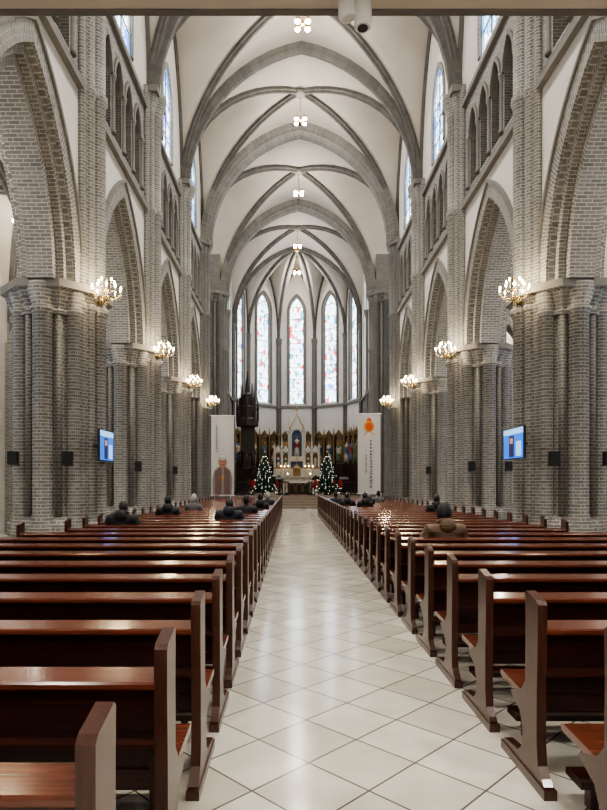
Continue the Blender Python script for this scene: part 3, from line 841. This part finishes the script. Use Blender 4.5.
mb = MB()
robes = ['robe_r', 'robe_b', 'robe_g', 'robe_w']
for k in range(5):
    c0, c1 = corner[k], corner[k+1]
    U = (c1-c0).normalized(); N = Vector((-U.y, U.x, 0))
    if N.dot((c0+c1)/2-C) < 0: N = -N
    def Q(u, d, z): return c0+U*u+N*d+Vector((0, 0, z))
    q0 = [Q(.1, -.02, .8), Q(Lf-.1, -.02, .8), Q(Lf-.1, -.30, .8), Q(.1, -.30, .8)]
    q1 = [Q(.1, -.02, 3.2), Q(Lf-.1, -.02, 3.2), Q(Lf-.1, -.30, 3.2), Q(.1, -.30, 3.2)]
    mb.hexa(q0, q1, 'dwood')
    for i in range(3):
        uc = Lf*(i+.5)/3*.94+.09
        pts = arcpts(.36, .5, 6)
        mb.face([Q(uc-.36, -.06, 3.3), Q(uc+.36, -.06, 3.3)]+[Q(uc+x, -.06, 5.2+z) for x, z in pts[::-1]], 'saintgold')
        archband(mb, c0, U, N, uc, .36, 5.2, .5, 0, .10, -.2, 0, 'dwood', jb=3.2, n=6)
        mb.face([Q(uc-.46, -.2, 5.5), Q(uc+.46, -.2, 5.5), Q(uc, -.2, 6.1)], 'saintgold')
        mb.tube([Q(uc-.46, -.2, 5.5), Q(uc, -.2, 6.1), Q(uc+.46, -.2, 5.5)], .035, 'gild', n=5)
        p = Q(uc, -.16, 3.35)
        saint(mb, p, 1.75, random.choice(robes), random.choice(robes), face=(-N.x, -N.y))
        hp = Q(uc, -.09, 4.98)
        mb.tube([hp, hp-N*.02], .2, 'gold', n=14)
    for i in range(4):
        u = .09+Lf*.94*i/3
        a = Q(u, -.2, 0)
        mb.rev([(.07, 3.2), (.07, 5.6), (.1, 5.65), (.1, 5.75), (.06, 5.8), (.01, 6.3)], a, 'gild', n=6, sm=False)
mb.obj('apse_saints_reredos')

# high altar
hx, hy = 0.0, 48.2
g = empty('high_altar', (hx, hy, .8))
mb = MB()
mb.box(-2.0, 2.0, -.9, .9, 0, .15, 'white'); mb.box(-1.8, 1.8, -.6, .9, .15, .3, 'white')
mb.box(-1.4, 1.4, -.3, .7, .3, 1.25, 'white'); mb.box(-1.5, 1.5, -.38, .75, 1.25, 1.35, 'white')
for i in range(5):
    archband(mb, (0, -.3, 0), (1, 0, 0), (0, 1, 0), -1.08+i*.54, .19, .8, .25, 0, .05, -.05, .02, 'gold', jb=.4, n=5)
mb.box(-1.9, 1.9, .3, .8, 1.35, 2.0, 'white')
mb.box(-1.95, 1.95, .28, .82, 2.0, 2.08, 'gild')
mb.box(-.3, .3, .05, .5, 1.35, 2.0, 'gild')
mb.hexa([(-.34, .03, 2.0), (.34, .03, 2.0), (.34, .5, 2.0), (-.34, .5, 2.0)], [(-.02, .25, 2.4), (.02, .25, 2.4), (.02, .3, 2.4), (-.02, .3, 2.4)], 'gild')
for sx in (-1, 1):
    mb.rev([(.13, 1.35), (.13, 5.0), (.18, 5.1), (.18, 5.2), (.10, 5.3), (.02, 6.3), (.06, 6.35), (.01, 6.45)], (sx*.62, .5, 0), 'white', n=8, sm=False)
    mb.rev([(.10, 1.35), (.10, 3.7), (.14, 3.8), (.08, 3.9), (.02, 4.8)], (sx*1.25, .5, 0), 'white', n=8, sm=False)
    mb.rev([(.10, 1.35), (.10, 3.2), (.14, 3.3), (.08, 3.4), (.02, 4.1)], (sx*1.85, .5, 0), 'white', n=8, sm=False)
    mb.box(min(sx*.62, sx*1.85), max(sx*.62, sx*1.85), .62, .7, 2.0, 3.3, 'saintgold')
    for cx in (.93, 1.55):
        archband(mb, (0, .5, 0), (1, 0, 0), (0, 1, 0), sx*cx, .22, 3.0, .35, 0, .06, -.05, .15, 'white', jb=2.08, n=5)
        mb.hexa([(sx*cx-.3, .45, 3.4), (sx*cx+.3, .45, 3.4), (sx*cx+.3, .6, 3.4), (sx*cx-.3, .6, 3.4)], [(sx*cx-.02, .5, 3.95), (sx*cx+.02, .5, 3.95), (sx*cx+.02, .55, 3.95), (sx*cx-.02, .55, 3.95)], 'white')
        saint(mb, (sx*cx, .52, 2.1), .95, 'robe_w', random.choice(robes))
mb.box(-.55, .55, .6, .75, 2.0, 5.2, 'robe_b')
mb.box(-.5, .5, .3, .7, 2.6, 3.0, 'white')
archband(mb, (0, .45, 0), (1, 0, 0), (0, 1, 0), 0, .42, 4.7, .6, 0, .12, -.1, .3, 'white', jb=2.6)
mb.hexa([(-.6, .35, 5.25), (.6, .35, 5.25), (.6, .7, 5.25), (-.6, .7, 5.25)], [(-.03, .45, 6.5), (.03, .45, 6.5), (.03, .55, 6.5), (-.03, .55, 6.5)], 'white')
mb.tube([(-.62, .33, 5.25), (0, .4, 6.55), (.62, .33, 5.25)], .04, 'gold', n=5)
mb.box(-.03, .03, .47, .53, 6.5, 7.2, 'gold'); mb.box(-.18, .18, .47, .53, 6.85, 6.91, 'gold')
saint(mb, (0, .48, 3.0), 1.7, 'robe_w', 'robe_r')
mb.box(-.02, .02, .1, .14, 2.4, 3.0, 'gold'); mb.box(-.13, .13, .1, .14, 2.8, 2.84, 'gold')
for x in (-1.3, -1.0, -.7, .7, 1.0, 1.3):
    mb.rev([(.06, 1.35), (.02, 1.42), (.015, 1.75), (.035, 1.78), (.02, 1.8), (.02, 2.15)], (x, .0, 0), 'gold', n=8)
    mb.rev([(.01, 2.15), (.02, 2.18), (.002, 2.24)], (x, 0, 0), 'bulb', n=6)
mb.obj('altar_stonework', parent=g)

g = empty('altar_table', (0.1, 41.3, .815))
mb = MB()
mb.box(-.95, .95, -.4, .4, 0, .1, 'dwood'); mb.box(-.8, .8, -.3, .3, .1, .85, 'dwood')
for i in range(3): archband(mb, (0, -.3, 0), (1, 0, 0), (0, 1, 0), -.5+i*.5, .18, .5, .2, 0, .04, -.04, .02, 'gild', jb=.18, n=5)
mb.box(-1.05, 1.05, -.45, .45, .85, .95, 'white'); mb.box(-1.06, 1.06, -.46, .46, .93, .955, 'cloth')
mb.box(-1.06, 1.06, -.465, -.455, .78, .95, 'cloth')
for x in (-.8, .8):
    mb.rev([(.05, .95), (.02, 1.0), (.02, 1.15), (.035, 1.17), (.018, 1.18), (.018, 1.4)], (x, 0, 0), 'gold', n=8)
    mb.rev([(.01, 1.4), (.018, 1.43), (.002, 1.48)], (x, 0, 0), 'bulb', n=6)
mb.obj('table_body', parent=g)
for x in (-1.25, 3.15):
    mb = MB()
    mb.rev([(.28, 0), (.26, .08), (.1, .14), (.09, .9), (.2, 1.0)], (0, 0, 0), 'dwood', n=8, sm=False)
    mb.prismx([(-.22, 1.0), (.2, 1.18), (.2, 1.23), (-.22, 1.05)], -.3, .3, 'dwood')
    mb.obj('lectern', (x, 40.0, .8))
def chair():
    mb = MB()
    for x in (-.28, .28):
        for y in (-.22, .22): mb.box(x-.03, x+.03, y-.03, y+.03, 0, .45, 'dwood')
        mb.box(x-.03, x+.03, -.25, .25, .66, .70, 'dwood'); mb.box(x-.03, x+.03, -.25, -.19, .45, .66, 'dwood')
    mb.box(-.3, .3, -.25, .25, .42, .48, 'flowers'); mb.box(-.3, .3, .2, .26, .48, 1.15, 'dwood')
    mb.box(-.23, .23, .18, .2, .55, 1.05, 'flowers')
    mb.hexa([(-.3, .2, 1.15), (.3, .2, 1.15), (.3, .26, 1.15), (-.3, .26, 1.15)], [(-.02, .2, 1.4), (.02, .2, 1.4), (.02, .26, 1.4), (-.02, .26, 1.4)], 'dwood')
    return mb.mesh('sanctuary_chair')
cm = chair()
for x in (-3.4, -2.7, 2.7, 3.4, -1.4, 1.4): place(cm, 'sanctuary_chair', (x, 44.5, .8))
mb = MB()
for x0, x1 in ((-4.3, -3.2), (-1.3, -.6), (.6, 1.1), (3.0, 4.3)):
    mb.box(x0, x1, -.06, .06, .82, .9, 'dwood'); mb.box(x0, x1, -.05, .05, 0, .08, 'dwood')
    n = max(2, int((x1-x0)/.2))
    for i in range(n+1):
        x = x0+.05+(x1-x0-.1)*i/n
        mb.rev([(.04, .08), (.02, .2), (.04, .45), (.02, .7), (.04, .82)], (x, 0, 0), 'dwood', n=6)
mb.obj('communion_rail', (0, 37.92, .8))
def plant():
    mb = MB()
    mb.rev([(.12, 0), (.16, .22), (.13, .22)], (0, 0, 0), 'gild', n=10)
    for i in range(60):
        a = random.uniform(0, 2*pi); e = random.uniform(.1, 1.4); r = random.uniform(.2, .34)
        c = Vector((r*cos(a)*cos(e), r*sin(a)*cos(e), .3+r*sin(e)*.9)); t = Vector((-sin(a), cos(a), 0))*.05; u = Vector((cos(a)*.1, sin(a)*.1, .03))
        mb.face([c-u, c+t, c+u, c-t], 'flowers' if random.random() < .5 else 'leaf')
    return mb.mesh('poinsettia_plant', merge=False)
pm = plant()
for x, y in ((-1.4, 42.3), (1.6, 42.3), (-2.4, 41), (2.4, 41), (-3.1, 41.5)): place(pm, 'poinsettia_plant', (x, y, .8))

# gothic pulpit
g = empty('gothic_pulpit', (-3.42, 39.6, .8)); g.scale = (1.25, 1.25, 1.1)
mb = MB()
mb.rev([(.42, 0), (.38, .12), (.16, .25), (.14, 1.1), (.26, 1.35), (.52, 1.6)], (0, 0, 0), 'dwood', n=8, sm=False)
mb.rev([(.52, 1.6), (.52, 1.7), (.46, 1.75), (.46, 2.5), (.53, 2.55), (.53, 2.65)], (0, 0, 0), 'dwood', n=8, sm=False, rot=pi/8)
for k in range(8):
    a = 2*pi*k/8
    mb.tube([(.5*cos(a), .5*sin(a), 1.7), (.5*cos(a), .5*sin(a), 2.55)], .04, 'dwood', n=5)
mb.box(-.38, .38, .30, .40, 2.5, 4.7, 'dwood')
mb.rev([(.58, 4.2), (.60, 4.25), (.60, 4.6), (.48, 4.75), (.42, 5.3), (.45, 5.35), (.32, 5.5), (.25, 6.1), (.28, 6.15), (.16, 6.3), (.03, 7.6)], (0, 0, 0), 'dwood', n=8, sm=False)
for k in range(8):
    a = 2*pi*k/8
    mb.rev([(.07, 4.5), (.065, 5.2), (.08, 5.22), (.01, 6.1)], (.56*cos(a), .56*sin(a), 0), 'dwood', n=5, sm=False)
    mb.rev([(.055, 5.4), (.05, 5.9), (.01, 6.9)], (.36*cos(a), .36*sin(a), 0), 'dwood', n=5, sm=False)
mb.box(-.015, .015, -.015, .015, 7.5, 7.85, 'gild'); mb.box(-.07, .07, -.015, .015, 7.7, 7.73, 'gild')
mb.obj('pulpit_body', parent=g)

# ------------------------------------------------------------------ people
def skin_mesh(name, verts, edges, radii, mat, root=0):
    me = D.meshes.new(name); me.from_pydata(verts, edges, []); me.materials.append(mat)
    return me, radii, root
def skin_obj(data, name, parent, loc=(0, 0, 0), rot=(0, 0, 0), sc=(1, 1, 1), sub=2):
    me, radii, root = data
    o = D.objects.new(name, me); COL.objects.link(o)
    m = o.modifiers.new('Skin', 'SKIN'); m.use_smooth_shade = True
    sv = me.skin_vertices[0].data
    for i, r in enumerate(radii):
        sv[i].radius = r if isinstance(r, tuple) else (r, r); sv[i].use_root = (i == root)
    s2 = o.modifiers.new('Sub', 'SUBSURF'); s2.levels = sub; s2.render_levels = sub
    o.parent = parent; o.location = loc; o.rotation_euler = rot; o.scale = sc
    return o
BV = [(0, 0, .57), (0, -.02, .70), (0, -.01, .84), (0, .0, .94), (0, .01, 1.02), (0, .02, 1.09),
      (.17, .0, .95), (.235, .04, .74), (.15, .25, .66), (-.17, .0, .95), (-.235, .04, .74), (-.15, .25, .66)]
BE = [(0, 1), (1, 2), (2, 3), (3, 4), (4, 5), (3, 6), (6, 7), (7, 8), (3, 9), (9, 10), (10, 11)]
BR = [(.19, .15), (.18, .15), (.19, .15), (.16, .12), .07, .055, .095, .08, .05, .095, .08, .05]
LV = [(0, .0, .56), (.10, .06, .54), (.12, .43, .52), (.12, .42, .12), (-.10, .06, .54), (-.12, .43, .52), (-.12, .42, .12)]
LE = [(0, 1), (1, 2), (2, 3), (0, 4), (4, 5), (5, 6)]
LR = [.13, .105, .075, .05, .105, .075, .05]
FV = [(0, 0, .09), (0, .04, .05), (0, .14, .04)]; FE = [(0, 1), (1, 2)]; FR = [.045, .045, .035]
HV = [(0, 0, 0), (0, .05, 0), (-.028, .09, 0), (-.03, .12, -.012), (-.03, .14, -.03), (-.009, .095, 0), (-.01, .13, -.012), (-.01, .153, -.033),
      (.010, .093, 0), (.011, .125, -.012), (.011, .147, -.032), (.028, .085, 0), (.031, .11, -.012), (.031, .126, -.028), (-.035, .04, -.005), (-.055, .065, -.015), (-.058, .09, -.025)]
HE = [(0, 1), (1, 2), (2, 3), (3, 4), (1, 5), (5, 6), (6, 7), (1, 8), (8, 9), (9, 10), (1, 11), (11, 12), (12, 13), (0, 14), (14, 15), (15, 16)]
HR = [(.024, .018), (.03, .014)]+[.010, .0085, .007]*4+[.011, .010, .008]
def head_mesh(hair, puff=1.1):
    mb = MB()
    nu, nv = 16, 14
    def P(i, j, f=1.0):
        th = 2*pi*i/nu; ph = pi*j/nv
        x = .077*sin(ph)*cos(th); y = .095*sin(ph)*sin(th); z = .118*cos(ph)
        if z < -.02: x *= 1-.25*(-z-.02)/.1; y *= 1-.12*(-z-.02)/.1
        return Vector((x*f, y*f, z*f))
    for i in range(nu):
        for j in range(nv):
            mb.face([P(i, j), P(i+1, j), P(i+1, j+1), P(i, j+1)], 'skin', sm=True)
    for i in range(nu):
        for j in range(nv):
            q = [P(i, j, puff), P(i+1, j, puff), P(i+1, j+1, puff), P(i, j+1, puff)]
            c = sum(q, Vector())/4
            if (c.y > .035 and c.z < .055) or c.z < -.1: continue
            mb.face(q, hair, sm=True)
            w = [p*.85 for p in q]
            mb.face(w, hair, sm=True)
    mb.loft([[(-.006, .090, .02), (.006, .090, .02), (0, .088, .022)], [(-.014, .088, -.022), (.014, .088, -.022), (0, .118, -.02)], [(-.010, .086, -.03), (.010, .086, -.03), (0, .095, -.03)]], 'skin', sm=True)
    for sx in (-1, 1):
        mb.ball((sx*.080, .0, -.003), .026, 'skin', sc=(.35, .7, 1.15))
        mb.ball((sx*.03, .083, .012), .011, 'white', sc=(1.2, .6, .7)); mb.ball((sx*.03, .090, .012), .005, 'black')
        mb.tube([(sx*.016, .093, .03), (sx*.045, .081, .03)], .003, hair, n=5)
    mb.tube([(-.022, .083, -.052), (0, .089, -.054), (.022, .083, -.052)], .004, 'robe_r', n=5)
    return mb.mesh('head_'+hair)
HEADS = {h: head_mesh(h) for h in ('hair_black', 'hair_grey')}
HEADS['puffy'] = head_mesh('hair_black', 1.38)
BODY = {c: skin_mesh('torso_'+c, BV, BE, BR, M[c]) for c in ('coat_black', 'coat_navy', 'coat_brown', 'coat_grey')}
LEGS = skin_mesh('legs', LV, LE, LR, M['trouser'])
FOOT = skin_mesh('foot', FV, FE, FR, M['shoe'])
HAND = skin_mesh('hand', HV, HE, HR, M['skin'], 1)
def hood_mesh(mat):
    mb = MB()
    pts = []
    for i in range(13):
        a = pi*1.15*(i/12)-pi*.075+pi
        pts.append((.09*cos(a), .02+.09*sin(a), 1.045+.025*(-sin(a))))
    mb.tube(pts, [.02]+[.05-.010*abs(i-5)/5 for i in range(11)]+[.02], mat, n=8)
    mb.ball((0, -.11, 1.0), .10, mat, sc=(1.2, .6, 1.0), n=12, m=8)
    return mb.mesh('hood_'+mat)
HOOD = {c: hood_mesh(c) for c in BODY}
def person(x, d, coat, hair, hood=True, yaw=0, tilt=0, w=1.0):
    row = min(ROWS, key=lambda r: abs(r+.29-d))
    g = empty('seated_person', (x, row+.29, 0), yaw)
    skin_obj(BODY[coat], 'torso', g, sc=(w, min(w, 1.12), 1))
    skin_obj(LEGS, 'legs', g)
    for sx in (-1, 1):
        skin_obj(FOOT, 'foot_'+('l' if sx < 0 else 'r'), g, loc=(sx*.12, .42, 0), sub=1)
        skin_obj(HAND, 'hand_'+('l' if sx < 0 else 'r'), g, loc=(sx*.145*w, .255, .655), rot=(radians(-12), 0, radians(38)*sx), sc=(-sx, 1, 1), sub=1)
    h = place(HEADS[hair], 'head', (0, .035+.02*(tilt > 10), 1.175-.02*(tilt > 10)), 0, g); h.rotation_euler = (radians(-tilt), 0, radians(random.uniform(-12, 12)))
    if hood: place(HOOD[coat], 'hood', (0, 0, 0), 0, g)
PPL = [(-3.50, 10.7, 'coat_black', 'hair_black', 1, 16, 1.25), (-3.36, 14.0, 'coat_black', 'hair_black', 1, 5, 1.1), (-3.15, 16.5, 'coat_grey', 'hair_grey', 0, 8, 1),
       (-1.72, 12.4, 'coat_navy', 'hair_black', 1, 18, 1.2), (-1.55, 14.9, 'coat_black', 'hair_black', 0, 6, 1.1), (-1.33, 17.3, 'coat_black', 'hair_black', 1, 10, 1),
       (-1.25, 20.7, 'coat_navy', 'hair_grey', 0, 5, 1),
       (1.76, 8.2, 'coat_brown', 'puffy', 1, 6, 1.25), (3.45, 15.4, 'coat_black', 'hair_black', 1, 8, 1.15),
       (1.45, 19.5, 'coat_black', 'hair_black', 1, 5, 1.1), (1.25, 21.8, 'coat_navy', 'hair_black', 0, 10, 1), (1.95, 18.7, 'coat_black', 'hair_black', 1, 5, 1),
       (2.35, 21.1, 'coat_black', 'hair_grey', 1, 5, 1), (3.1, 23.6, 'coat_grey', 'hair_black', 0, 5, 1)]
for x, d, c, h, hd, tl, w in PPL: person(x, d, c, h, bool(hd), radians(random.uniform(-6, 6)), tl, w)

# ------------------------------------------------------------------ world + camera
wd = D.worlds.new('World'); SC.world = wd; wd.use_nodes = True
bg = wd.node_tree.nodes.get('Background'); bg.inputs['Color'].default_value = (.6, .75, 1, 1); bg.inputs['Strength'].default_value = .5
try:
    SC.view_settings.look = 'AgX - Medium High Contrast'
except Exception:
    pass

cam = D.cameras.new('camera'); co = D.objects.new('camera', cam); COL.objects.link(co)
co.location = (-0.4, 0, 1.6); co.rotation_euler = (radians(90), 0, 0)
cam.sensor_fit = 'VERTICAL'; cam.sensor_height = 36; cam.sensor_width = 27
cam.lens = 585/810*36
cam.shift_y = 78/810; cam.shift_x = 11.5/810
cam.clip_start = 0.05; cam.clip_end = 200
SC.camera = co
